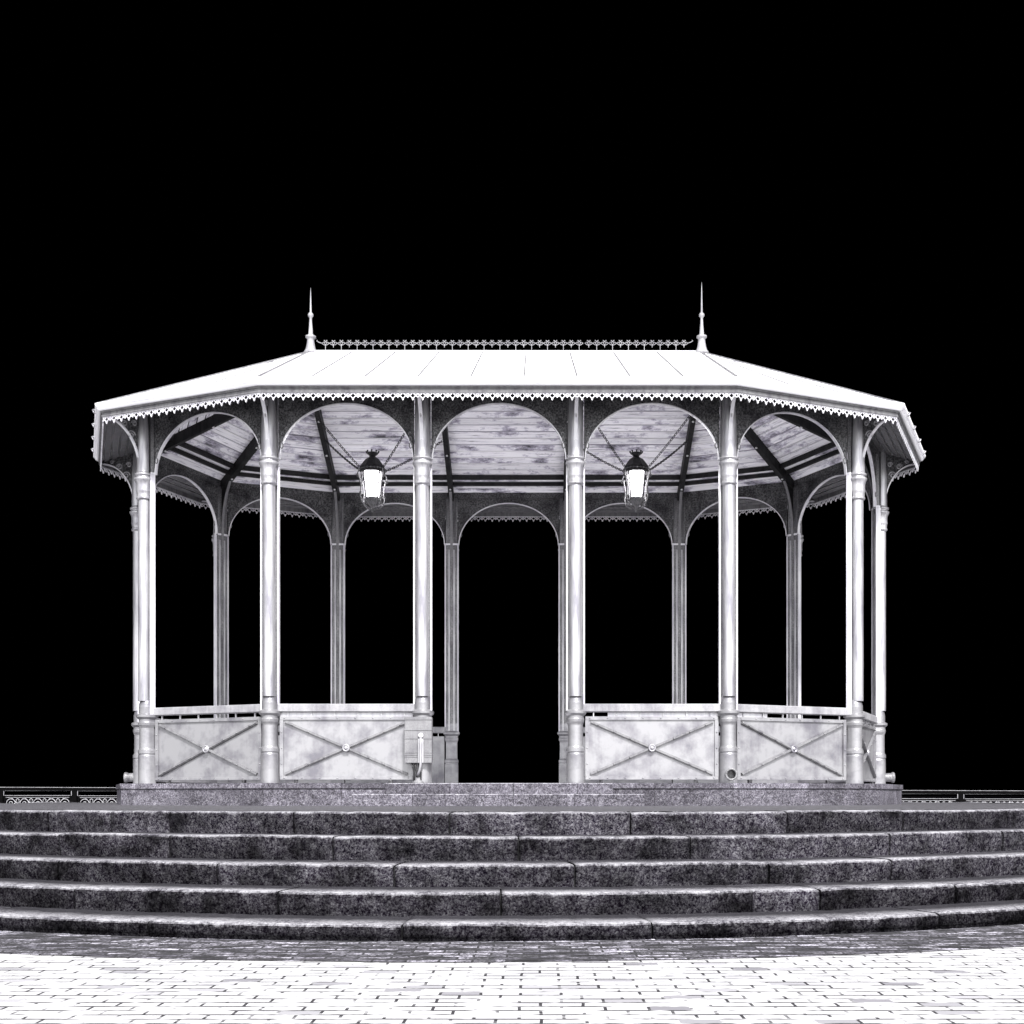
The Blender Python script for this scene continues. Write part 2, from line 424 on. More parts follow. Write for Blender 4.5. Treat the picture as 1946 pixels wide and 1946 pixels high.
# ceiling
ZC0 = zr(3.27); SLC = .482
def ceil_z(r): return ZC0 - SLC*r
mb = MB(); pitch = .165; gap = .024
rng = random.Random(3)
def plank(mb, k, r0, r1, z0, z1):
    a, b, c, d = pos(k, r0, z0), pos(k+1, r0, z0), pos(k+1, r1, z1), pos(k, r1, z1)
    up = Vector((0, 0, .02)); o = len(mb.v)
    mb.v += [tuple(p) for p in (a, b, c, d, a+up, b+up, c+up, d+up)]
    t = rng.random(); L0 = (b-a).length; L1 = (d-c).length; off = rng.random()*50 + k*7
    m0 = off
    uvq = [(m0-L0/2, r0), (m0+L0/2, r0), (m0+L1/2, r1), (m0-L1/2, r1)]
    mb.face((o, o+1, o+2, o+3), t, uvq)
    for f in ((7,6,5,4),(0,4,5,1),(1,5,6,2),(2,6,7,3),(3,7,4,0)): mb.face([o+i for i in f], t, [(m0, r0)]*4)
nb = int((R-.06)/pitch)
for k in range(NC):
    for i in range(nb+1):
        r1 = R-.03-i*pitch; r0 = max(.02, r1-pitch+gap)
        if r1 < .1: continue
        plank(mb, k, r0, r1, ceil_z(r0), ceil_z(r1))
cl = mb.build('ceiling', M['boards'], bs_)
mb = MB()
for k in range(NC):
    V = [pos(k, 0, ceil_z(0)+.05), pos(k, R, ceil_z(R)+.05), pos(k+1, R, ceil_z(R)+.05), pos(k+1, 0, ceil_z(0)+.05)]
    if (V[3]-V[0]).length < 1e-4: V = V[:3]
    mb.add(V, [tuple(range(len(V)))])
mb.build('gap_shade_sheet', M['granite_core'], cl)  # dark sheet added above the boards, stands for shade in their gaps
mb = MB()
ns = 5; ra, rb = R+.04, RE-.14; za, zb = zr(2.632), zr(2.545)
for k in range(NC):
    for i in range(ns):
        f0, f1 = i/ns, (i+1)/ns-.06
        plank(mb, k, ra+(rb-ra)*f0, ra+(rb-ra)*f1, za+(zb-za)*f0, za+(zb-za)*f1)
mb.build('soffit', M['fascia'], bs_)
# wall plate, purlins
mb = MB(); ring_sweep(mb, [(R-.05, zr(2.60)), (R+.05, zr(2.60)), (R+.05, zr(2.66)), (R-.05, zr(2.66))]); mb.build('wall_plate', M['dark'], bs_)
for rp, hh in ((1.165*S, .07), (1.085*S, .085)):
    mb = MB(); z = ceil_z(rp)-.004; ring_sweep(mb, [(rp-.035, z-hh), (rp+.035, z-hh), (rp+.035, z-.02), (rp-.035, z)]); mb.build('purlin', M['rafter'], bs_)
# rafters with their curved inner brackets
def radial(k):
    a = ang(k); p = pos(k, R)
    return Matrix.Translation(p) @ Matrix.Rotation(a, 4, 'Z')        # local -y is outward
for k in range(NC):
    mb = MB()
    e0 = pos(k, R-.06, ceil_z(R-.06)-.10); e1 = pos(k, .05, ceil_z(.05)-.10)
    mb.bar(e0, e1, .10, .20)
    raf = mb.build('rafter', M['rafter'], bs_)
    for t in (.12, .42, .7):
        mb = MB(); p = e0.lerp(e1, t) - Vector((0, 0, .115)); mb.lathe([(.022, -.012), (.022, .012)], p, 8)
        mb.build('bolt', M['bolt'], raf)

# ---------------------------------------------------------------- columns
z_ped0, z_base = FLOOR, zr(.276)
HP = .134        # half width of the flat pilaster
def column_proto():
    mb = MB()
    mb.box(-HP+.012, HP-.012, -.02, .035, zr(.53), zr(2.62))
    pil = mb.build('column', M['core'], bs_)
    mb = MB()
    for s2 in (-1, 1):
        mb.box(s2*HP-.012, s2*HP+.012, -.042, .048, zr(.53), zr(2.19), ch=.004)
    mb.box(-HP-.014, HP+.014, -.03, .055, zr(2.19), zr(2.205), ch=.003)
    mb.build('pilaster_flange', M['trim'], pil)
    for s2 in (-1, 1):
        mb = MB(); mb.box(s2*.052-.016, s2*.052+.016, .034, .05, zr(.56), zr(2.15), ch=.004); mb.build('pilaster_moulding', M['paint'], pil)
    # round shaft
    mb = MB(); cy = -.075; r = .098
    mb.lathe([(r, zr(.64)), (r, zr(2.03))], (0, cy, 0), 28, cap=False)
    mb.build('shaft', M['paint'], pil)
    z0 = zr(2.015)
    cap = [(.098, 0), (.118, .012), (.128, .03), (.12, .05), (.112, .06), (.118, .10), (.122, .13), (.13, .15), (.124, .17), (.124, .24), (.13, .28), (.142, .31), (.155, .33), (.158, .355), (.13, .375), (.128, .395), (.15, .405), (.15, .43), (.125, .44), (.120, .47), (.118, .60)]
    mb = MB(); mb.lathe([(rr, z) for rr, z in cap], (0, cy, z0), 18, a0=PI-.2, a1=2*PI+.2, cap=False)
    mb.lathe([(.118, .60), (.116, .95), (.10, 1.25), (.09, 1.46)], (0, cy, z0), 18, a0=PI-.2, a1=2*PI+.2, cap=False)
    mb.build('capital', M['paint'], pil)
    # pedestal: round front, flat back
    mb = MB()
    prof = [(.128, z_ped0-.02), (.139, z_ped0+.005), (.139, z_base-.03), (.132, z_base-.01), (.13, z_base), (.142, z_base+.01), (.142, z_base+.06), (.13, z_base+.075), (.120, z_base+.10), (.118, z_base+.22), (.118, zr(.455)), (.125, zr(.465)), (.135, zr(.475)), (.14, zr(.492)), (.13, zr(.50)), (.132, zr(.515)), (.15, zr(.522)), (.168, zr(.530)), (.17, zr(.545)), (.15, zr(.549)), (.126, zr(.555)), (.128, zr(.60)), (.12, zr(.62)), (.112, zr(.632)), (.10, zr(.646))]
    n = 22
    def outline(rr):
        e = rr-.13; pts = []
        for i in range(n+1):
            a = PI + PI*i/n
            pts.append((rr*math.cos(a), -.03+rr*math.sin(a)))
        pts += [(rr, .05+e), (-rr, .05+e)]
        return pts
    rings = []
    for rr, z in prof:
        rings.append([(x, y, z) for x, y in outline(rr)])
    V = [p for rg in rings for p in rg]; m_ = n+3; F = []; 
    for j in range(len(rings)-1):
        for i in range(m_):
            l = (i+1) % m_
            F.append((j*m_+i, j*m_+l, (j+1)*m_+l, (j+1)*m_+i))
    mb.add(V, F, 0., False); o = len(mb.v)-len(V)
    mb.face([o+i for i in reversed(range(m_))]); mb.face([o+(len(rings)-1)*m_+i for i in range(m_)])
    mb.build('pedestal', M['plate'], pil)
    # outward bracket carrying the eave
    mb = MB(); A, B = .285*S, .30*S; z0 = zr(2.22); y0 = -.16; yE = -.735
    ax = abs(yE-y0); bz = zr(2.535)-z0
    arc = []
    for i in range(17):
        t = PI/2*i/16
        arc.append((y0-ax*(1-math.cos(t)), z0+bz*math.sin(t)))
    strips = []
    ztop = lambda y: zr(2.63) + (zr(2.55)-zr(2.63))*(abs(y)/(.37*S))
    for i in range(16):
        (ya, z1), (yb, z2) = arc[i], arc[i+1]
        strips.append([(ya, z1), (yb, z2), (yb, ztop(yb)), (ya, ztop(ya))])
    strips.append([(y0, zr(2.2)), (arc[0][0], z0), (y0, ztop(y0)), (-.1, ztop(.1)), (-.1, zr(2.2))])
    mb.plate(None, (0, 0, 0), (0, 1, 0), (0, 0, 1), .012, strips=strips)
    br = mb.build('eave_bracket', M['dark'], pil)
    mb = MB(); mb.ribbon([(0, y, z) for y, z in [(y0, zr(2.14))]+arc], (1, 0, 0), .055, .02)
    mb.build('bracket_rim', M['trim'], br)
    mb = MB()
    def spiral(mb, cx, cz, r0, turns, flip=1, rad=.012, y=.0, ph=0.):
        mb.tube([(y if 0 else 0, cx+flip*r0*(1-.75*t)*math.cos(ph+turns*2*PI*t), cz+r0*(1-.75*t)*math.sin(ph+turns*2*PI*t)) for t in [j/16 for j in range(17)]], rad, 5)
    for s2 in (0,):
        for cx, cz, r0, fl in ((-.30, zr(2.45), .07, 1), (-.42, zr(2.515), .055, -1), (-.25, zr(2.53), .05, -1), (-.56, zr(2.55), .035, 1)):
            mb.tube([(s2, cx+fl*r0*(1-.75*t)*math.cos(1.4*2*PI*t), cz+r0*(1-.75*t)*math.sin(1.4*2*PI*t)) for t in [j/16 for j in range(17)]], .013, 6)
    mb.build('bracket_scroll', M['paint'], br)
    # inward bracket up to the rafter
    mb = MB(); y0 = .05; ax = .33*S; z0 = zr(2.2); bz = zr(2.72)-z0
    arc = [(y0+ax*(1-math.cos(PI/2*i/16))*.9, z0+bz*math.sin(PI/2*i/16)) for i in range(17)]
    zt = lambda y: ceil_z(R-y)-.16
    strips = [[(arc[i][0], arc[i][1]), (arc[i+1][0], arc[i+1][1]), (arc[i+1][0], max(zt(arc[i+1][0]), arc[i+1][1]+.005)), (arc[i][0], max(zt(arc[i][0]), arc[i][1]+.005))] for i in range(16)]
    mb.plate(None, (0, 0, 0), (0, 1, 0), (0, 0, 1), .03, strips=strips)
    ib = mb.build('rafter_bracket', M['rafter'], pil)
    mb = MB(); mb.ribbon([(0, y, z) for y, z in [(y0, zr(2.1))]+arc], (1, 0, 0), .055, .016)
    mb.build('bracket_rim', M['paint_shade'], ib)
    return pil
cp = column_proto()
cols = []
for k in range(NC):
    c = cp if k == 0 else copy_tree(cp, bs_)
    c.location = pos(k, R); c.rotation_euler = (0, 0, ang(k)); cols.append(c)
mb = MB(); dz = zr(.131)
ro, ri = .098, .068
mb.lathe([(.07, -.02), (ri, .19), (ri, .20), (ro, .20), (ro, .17), (.085, .155), (.08, .14), (.08, 0)], (0, 0, 0), 22, cap=False, M=Matrix.Translation((0, -.12, dz)) @ Matrix.Rotation(PI/2, 4, 'X'))
mb.lathe([(.066, 0), (.066, .02)], (0, 0, 0), 18, M=Matrix.Translation((0, -.16, dz)) @ Matrix.Rotation(PI/2, 4, 'X'))
for j, k in enumerate((3, 5, 12)):
    if j == 0: dp = mb.build('drain_outlet', M['core'], cols[k])
    else:
        d2 = dp.copy(); col.objects.link(d2); d2.parent = cols[k]

# ---------------------------------------------------------------- arches between the columns
def arch_at(k):
    Fm, Ln = edge_frame(k)
    A = Ln/2-HP-.012; z0 = zr(2.196); B = zr(2.562)-z0; zt = zr(2.615)
    mb = MB(); n = 32; pts = [(-A*math.cos(PI*i/n), z0+B*math.sin(PI*i/n)) for i in range(n+1)]
    strips = [[pts[i], pts[i+1], (pts[i+1][0], zt), (pts[i][0], zt)] for i in range(n)]
    strips += [[(-A-.01, z0-.02), (-A, z0-.02), (-A, zt), (-A-.01, zt)], [(A, z0-.02), (A+.01, z0-.02), (A+.01, zt), (A, zt)]]
    mb.plate(None, (0, .0, 0), (1, 0, 0), (0, 0, 1), .03, M=Fm, strips=strips)
    # low relief leaf scrolls cast on both faces of the plate
    for y in (-.019, .019):
        for s2 in (-1, 1):
            for fx, fz, r0 in ((.90, .60, .10), (.70, .875, .085), (.93, .93, .07), (.52, .99, .045), (.82, .76, .05)):
                cx, cz = s2*A*fx, z0+(zt-z0)*fz
                mb.tube([(cx+s2*r0*(1-.8*t)*math.cos(1.6*2*PI*t), y, cz+r0*(1-.8*t)*math.sin(1.6*2*PI*t)) for t in [j/14 for j in range(15)]], .006, 4, M=Fm)
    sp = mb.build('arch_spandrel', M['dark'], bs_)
    mb = MB(); mb.ribbon([(x*.995, .0, z-.004) for x, z in pts], (0, 1, 0), .055, .016, M=Fm)
    mb.build('arch_rim', M['trim'], sp)
    for s2 in (-1, 1):
        mb = MB(); x0 = s2*(A-.018)
        for y in (-.022, ):
            mb.tube([(x0-s2*.022+.022*math.cos(a), y, zr(2.285)+.045*math.sin(a)) for a in [2*PI*j/12 for j in range(12)]], .010, 5, True, M=Fm)
            mb.tube([(x0-s2*.030+.016*math.cos(a), y, zr(2.325)+.040*math.sin(a)) for a in [2*PI*j/12 for j in range(12)]], .009, 5, True, M=Fm)
            mb.tube([(x0-s2*.036+.018*math.cos(a), y, zr(2.36)+.03*math.sin(a)) for a in [2*PI*j/12 for j in range(8)]], .009, 5, M=Fm)
        mb.build('scroll', M['paint_shade'], sp)
for k in range(NC): arch_at(k)

# ---------------------------------------------------------------- parapet panels
def panel_at(k, gap_strip):
    Fm, Ln = edge_frame(k); W = Ln/2-HP-.02; z0, z1 = zr(.097), zr(.512); yc = .0
    mb = MB(); mb.box(-W, W, yc+.004, yc+.014, z0+.01, z1-.01, Fm)
    pn = mb.build('parapet_panel', M['plate'], bs_)
    mb = MB(); fw = .058
    mb.box(-W, W, yc-.024, yc+.016, z1-fw, z1, Fm, ch=.004); mb.box(-W, W, yc-.024, yc+.016, z0, z0+fw, Fm, ch=.004)
    mb.box(-W, -W+fw, yc-.0235, yc+.015, z0+fw, z1-fw, Fm); mb.box(W-fw, W, yc-.0235, yc+.015, z0+fw, z1-fw, Fm)
    n = 8
    for i in range(n):
        x = -W+.07+(2*W-.14)*i/(n-1)
        for z in (z1-.028, z0+.028): mb.lathe([(.013, 0), (.011, .008), (.004, .012)], (0,0,0), 8, M=Fm @ Matrix.Translation((x, yc-.024, z)) @ Matrix.Rotation(PI/2, 4, 'X'))
    for i in range(3):
        z = z0+.25+(z1-z0-.5)*i/2
        for x in (-W+.029, W-.029): mb.lathe([(.013, 0), (.011, .008), (.004, .012)], (0,0,0), 8, M=Fm @ Matrix.Translation((x, yc-.0235, z)) @ Matrix.Rotation(PI/2, 4, 'X'))
    mb.build('panel_frame', M['plate'], pn)
    zm = (z0+z1)/2
    for s2 in (-1, 1):
        mb = MB(); xx = W-fw-.03; zz = (z1-z0)/2-fw-.03
        y = yc-.016 - (.004 if s2 > 0 else 0)
        a = Vector((-xx, y, zm-s2*zz)); b = Vector((xx, y, zm+s2*zz))
        mb.bar(a, b, .046, .030, up=(0,-1,0), M=Fm); mb.bar(a+Vector((0, -.018, 0)), b+Vector((0, -.018, 0)), .020, .02, up=(0,-1,0), M=Fm)
        for t in (.06, .19, .32, .68, .81, .94):
            p = a.lerp(b, t); mb.lathe([(.017, 0), (.014, .014), (.005, .02)], (0,0,0), 8, M=Fm @ Matrix.Translation((p.x, y-.024, p.z)) @ Matrix.Rotation(PI/2, 4, 'X'))
        mb.build('cross_brace', M['paint_shade'], pn)
    mb = MB(); T = Fm @ Matrix.Translation((0, yc-.026, zm)) @ Matrix.Rotation(PI/2, 4, 'X')
    mb.lathe([(.058, 0), (.062, .02), (.058, .042), (.045, .048), (.038, .036), (.030, .034), (.026, .05), (.010, .056)], (0,0,0), 20, M=T)
    mb.build('boss', M['paint'], pn)
    mb = MB(); mb.box(-W-.03, W+.03, -.05, .06, zr(.540), zr(.594), Fm, ch=.012)
    hr = mb.build('handrail', M['rail'], pn)
    n = 6
    for i in range(n):
        mb = MB(); x = -W+.13+(2*W-.26)*i/(n-1); mb.box(x-.009, x+.009, -.012, .012, z1-.002, zr(.541), Fm)
        mb.build('rail_spacer', M['paint'], hr)
    if gap_strip:
        mb = MB(); b0, b1 = gap_strip; mb.box(-W+2*W*b0, -W+2*W*b1, .02, .045, z1-.03, zr(.541)+.0, Fm); mb.build('bright_gap_strip', M['trim'], hr)  # pale strip added to stand for brightness seen through the gap
    for x in (-W+.25, W-.35):
        mb = MB(); mb.box(x-.03, x+.03, -.02, .03, FLOOR-.01, z0+.005, Fm); mb.build('panel_foot', M['dark'], pn)
for k, bt in ((0, (0, 1)), (2, (.17, 1)), (3, (0, .28)), (4, None), (6, None), (7, None), (9, None), (10, None), (11, None), (12, None), (13, None), (5, None)):
    if k in (1, 8): continue
    panel_at(k, bt)

# ---------------------------------------------------------------- plinth and entrance steps
def stone(mb, x0, x1, y0, y1, z0, z1, Mx=None, ch=.008):
    mb.box(x0, x1, y0, y1, z0, z1, Mx, tint=.3+.25*random.random(), ch=ch)
RP = R+.205*S; lip = zr(.040)
mb = MB()
for k in range(NC):
    for j, (f0, f1) in enumerate(((0, .5), (.5, 1))):
        a0, a1 = pos(k, RP-.02).lerp(pos(k+1, RP-.02), f0), pos(k, RP-.02).lerp(pos(k+1, RP-.02), f1)
        i0, i1 = pos(k, RP-.5).lerp(pos(k+1, RP-.5), f0), pos(k, RP-.5).lerp(pos(k+1, RP-.5), f1)
        d = (a1-a0).normalized()*.0025
        for zz0, zz1, o in ((TERR-.02, lip-.004, 0), (lip, FLOOR, .022)):
            oo0 = (a0-i0).normalized()*o; oo1 = (a1-i1).normalized()*o
            V = [a0+d+oo0, a1-d+oo1, i1-d, i0+d]; t = random.random()
            t = .3+.5*t; V = [Vector((p.x, p.y, z)) for z in (zz0, zz1) for p in V]
            mb.add(V, [(3,2,1,0),(4,5,6,7),(0,1,5,4),(1,2,6,5),(2,3,7,6),(3,0,4,7)], t)
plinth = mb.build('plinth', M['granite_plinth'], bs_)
mb = MB()
for k in range(NC):
    V = [pos(k, 0, FLOOR-.03), pos(k, RP-.4, FLOOR-.03), pos(k+1, RP-.4, FLOOR-.03), pos(k+1, 0, FLOOR-.03)]
    if (V[3]-V[0]).length < 1e-4: V = V[:3]
    mb.add(V, [tuple(range(len(V)))])
mb.build('floor_slab', M['boards_floor'], bs_)
mb = MB(); yf = -(1.62*S)
xs = [-.706*S, -.30*S, .10*S, .50*S, .724*S]
for a, b in zip(xs, xs[1:]): stone(mb, a+.002, b-.002, yf, -(RP-.01), TERR-.01, FLOOR-.006)
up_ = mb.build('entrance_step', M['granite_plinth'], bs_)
mb = MB(); yf2 = -(1.75*S); xs = [-.895*S, -.52*S, -.32*S, .10*S, .48*S, .913*S]
for a, b in zip(xs, xs[1:]): stone(mb, a+.002, b-.002, yf2, yf-.0, TERR-.01, zr(.003))
mb.build('entrance_step', M['granite_plinth'], bs_)

# ---------------------------------------------------------------- terrace and granite steps
ST = [(4.24, 4.25, -.070), (4.69, 4.36, -.1538), (5.03, 4.46, -.2344), (5.33, 4.56, -.3055), (5.59, 4.67, -.373)]
JX = [[-4.63,-3.83,-3.14,-1.81,-.26,1.51,3.13,4.49,5.93], [-3.96,-2.78,-1.22,.43,1.97,3.96,5.32],
      [-3.57,-2.06,-.57,.9,2.54,3.68,5.05], [-3.09,-1.37,.32,2.25,2.82,4.05], [-2.2,-.35,1.4,3.64]]
TN = [[.35,.75,.8,.6,.45,.8,.75,.35,.4,.5], [.3,.55,.35,.45,.3,.75,.7,.6], [.2,.35,.6,.55,.5,.55,.6,.5], [.12,.25,.3,.25,.75,.2,.25], [.12,.2,.3,.2,.15]]
steps = empty('granite_steps', (0, 0, 0))
tag(steps, 'five broad curved steps of rough dark granite blocks below the bandstand', 'steps')
for i, (b, a, zt) in enumerate(ST):
    b *= S; a *= S; z1 = zr(zt); z0 = zr(ST[i+1][2]) if i < 4 else 0.
    thF = [math.asin(x/a) for x in JX[i]]
    th = thF[:]; tt = thF[-1]
    while tt < math.radians(112): tt += 1.7/a; th.append(tt)
    tt = thF[0]; pre = []
    while tt > -math.radians(112): tt -= 1.7/a; pre.insert(0, tt)
    tn = [random.random() for _ in pre[:-1]]+TN[i]
    th = pre+th; tn = ([random.random() for _ in range(len(pre)-1)] + TN[i] + [random.random() for _ in range(40)])
    mb = MB(); gapw = .014; depth = .55 if i else .5
    nose = .030; prof = [(0.012, z0-.03), (.008, z0+.03), (.004, z0+(z1-z0)*.25), (0, z0+(z1-z0)*.5), (0, z0+(z1-z0)*.72), (0, z1-nose*1.15), (nose*.12, z1-nose*.62), (nose*.4, z1-nose*.24), (nose*.9, z1-nose*.04), (nose*1.6, z1), (nose*3, z1+.001), (.22, z1+.001), (.36, z1), (depth, z1)]
    for j in range(len(th)-1):
        t0, t1 = th[j]+gapw/2/a, th[j+1]-gapw/2/a
        front = abs((t0+t1)/2) < .9
        n = max(4, int((t1-t0)*a/(.03 if front else .25)))
        jr = random.Random(i*100+j); dz = jr.uniform(-.007, .007); dr = jr.uniform(-.012, .012)
        V = []
        for s_ in range(n+1):
            f = s_/n; t = t0+(t1-t0)*f; dist = min(f, 1-f)*(t1-t0)*a
            er = max(0., 1-dist/.035)**2*.016
            ux, uy = math.sin(t), -math.cos(t)
            nx, ny = math.sin(t)/a, -math.cos(t)/b; l = math.hypot(nx, ny); nx /= l; ny /= l
            for (ins, z) in prof:
                px_, py_ = a*ux, b*uy
                w1 = noise.noise(Vector((px_*1.3, py_*1.3, z*2+i*9)))*.016
                w2 = noise.noise(Vector((px_*7, py_*7, z*9+i*5)))*.008 + noise.noise(Vector((px_*22, py_*22, z*22)))*.004
                k_ = 1. if z > z0+.02 else .3
                o_ = -ins + dr + (w1+w2)*k_ - er*(1.3 if ins < .1 else 0)
                zz = z + (dz + w1*.5 + w2*.55 - er*.5 if z > z1-nose*1.3 else 0) + (w2*.3)
                if ins > .15: zz = min(zz, z1+.0+dz*.3)
                V.append((px_+nx*o_, py_+ny*o_, zz))
        m_ = len(prof); F = []
        for s_ in range(n):
            for p in range(m_-1):
                F.append((s_*m_+p, (s_+1)*m_+p, (s_+1)*m_+p+1, s_*m_+p+1))
        F.append(tuple(range(m_))); F.append(tuple(n*m_+p for p in reversed(range(m_))))
        o_i = len(mb.v); mb.v += V; tt_ = tn[j] if j < len(tn) else .5
        for f in F:
            mb.face([o_i+i_ for i_ in f], tt_, [(((i_//m_)*.03), prof[i_ % m_][0]) for i_ in f], len(f) == 4)
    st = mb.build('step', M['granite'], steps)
    mb = MB(); n = 160
    V = []
    for s_ in range(n+1):
        t = -2.0+4.0*s_/n
        for ins, z in ((.06, z0-.05), (.06, z1-.03), (depth+.02, z1-.03)):
            V.append(((a-ins)*math.sin(t), -(b-ins)*math.cos(t), z))
    mb.add(V, [(s_*3+p, s_*3+3+p, s_*3+4+p, s_*3+1+p) for s_ in range(n) for p in range(2)])
    mb.build('joint_filling', M['granite_core'], st)
mb = MB(); b, a, zt = ST[0]; n = 96
ring = [((a*S-.49)*math.sin(2*PI*i/n), -(b*S-.49)*math.cos(2*PI*i/n), TERR-.004) for i in range(n)]
mb.v = ring; mb.face(range(n)); 
tag(mb.build('terrace', M['terrace']), kind='structure')

# ---------------------------------------------------------------- ground, water
mb = MB(); mb.add([(-150, -150, 0), (150, -150, 0), (150, 14.5, 0), (-150, 14.5, 0), (-150, 14.5, -5), (150, 14.5, -5)], [(0,1,2,3), (3,2,5,4)])
tag(mb.build('ground', M['paving']), kind='structure')
mb = MB(); mb.add([(-3000, 14.4, -4), (3000, 14.4, -4), (3000, 4000, -4), (-3000, 4000, -4)], [(0,1,2,3)])
tag(mb.build('sea', M['sea']), kind='structure')
mb = MB(); n = 200; V = []
for i in range(n+1):
    t = -1.6+3.2*i/n
    w = noise.noise(Vector((t*14, 3, 0)))*.012
    V.append(((5.1*S+w)*math.sin(t), -(5.995*S+w)*math.cos(t), .004)); V.append(((4.5*S)*math.sin(t), -(5.45*S)*math.cos(t), .004))
mb.add(V, [(i*2, i*2+2, i*2+3, i*2+1) for i in range(n)])
tag(mb.build('pavement', M['paving_dark']), kind='structure')

# ---------------------------------------------------------------- seafront railing
rail = empty('seafront_railing', (0, 12.5, 0))
tag(rail, 'low black ornamental railing with scrolled panels on the waterfront behind the bandstand', 'railing')
tilt = Matrix.Rotation(math.atan2(-.10, 27), 4, 'Y').inverted() if 0 else Matrix.Rotation(.0035, 4, 'Y')
ZT = 1.02+.165; bay = 2.15; xp0 = .583 + (143-1019)/2216*34
def RX(mb): return None
mb = MB(); mb.box(-32, 32, -.04, .04, ZT-.10, ZT, tilt); tr = mb.build('top_rail', M['fence'], rail)
mb = MB(); mb.box(-32, 32, -.047, -.041, ZT-.008, ZT+.002, tilt); mb.build('rail_edge_highlight', M['fence_edge'], tr)  # thin pale strip added as the rail's edge highlight
posts = [xp0+bay*i for i in range(-9, 22)]
mbp = MB(); mbp.box(-.07, .07, -.06, .06, -.02, ZT-.09); mbp.box(-.05, .05, -.065, -.06, .02, ZT-.14, ch=.0)
mbo = MB()
X0, X1 = .09, bay-.09
mbo.box(X0, X1, -.02, .02, ZT-.29, ZT-.235); mbo.box(X0, X0+.05, -.02, .02, .1, ZT-.29); mbo.box(X1-.05, X1, -.02, .02, .1, ZT-.29); mbo.box(X0, X1, -.02, .02, .08, .13)
mbe = MB()  # pale strips put in as edge highlights, together with the scrollwork
for z in (ZT-.245, ZT-.105): mbe.box(X0+.03, X1-.03, -.03, -.022, z-.004, z+.006)
for x in (X0, X1): mbe.box(x-.008, x+.008, -.03, -.022, ZT-.245, ZT-.105)
mbe.box(X0+.06, X1-.06, -.03, -.022, ZT-.305, ZT-.295)
nu = 5
for i in range(nu):
    cx = X0+.2+(X1-X0-.4)*(i)/(nu-1)
    for rr, zz in ((.13, ZT-.47), (.05, ZT-.47), (.13, ZT-.76), (.05, ZT-.76)):
        mbe.tube([(cx+rr*math.cos(a_), -.01, zz+rr*math.sin(a_)) for a_ in [2*PI*j/12 for j in range(12)]], .012, 4, True)
    if i < nu-1:
        c2 = cx+(X1-X0-.4)/(nu-1)/2
        for s2 in (-1, 1):
            mbe.tube([(c2-.17, -.01, ZT-.47+s2*.15), (c2-.06, -.01, ZT-.47+s2*.04), (c2+.06, -.01, ZT-.47-s2*.04), (c2+.17, -.01, ZT-.47-s2*.15)], .012, 4)
            mbe.tube([(c2, -.01, ZT-.33), (c2+s2*.05, -.01, ZT-.37), (c2+s2*.02, -.01, ZT-.42)], .012, 4)
p0 = o0 = None
for x in posts:
    zoff = -x*.0035
    if p0 is None:
        p0 = mbp.build('post', M['fence'], rail); o0 = mbo.build('railing_panel', M['fence'], rail); e0 = mbe.build('panel_scroll', M['fence_edge'], o0)
        p0.location = (x, 0, zoff); o0.location = (x, 0, zoff)
    else:
        c = p0.copy(); col.objects.link(c); c.location = (x, 0, zoff)
        c = o0.copy(); col.objects.link(c); c.location = (x, 0, zoff); d = e0.copy(); col.objects.link(d); d.parent = c

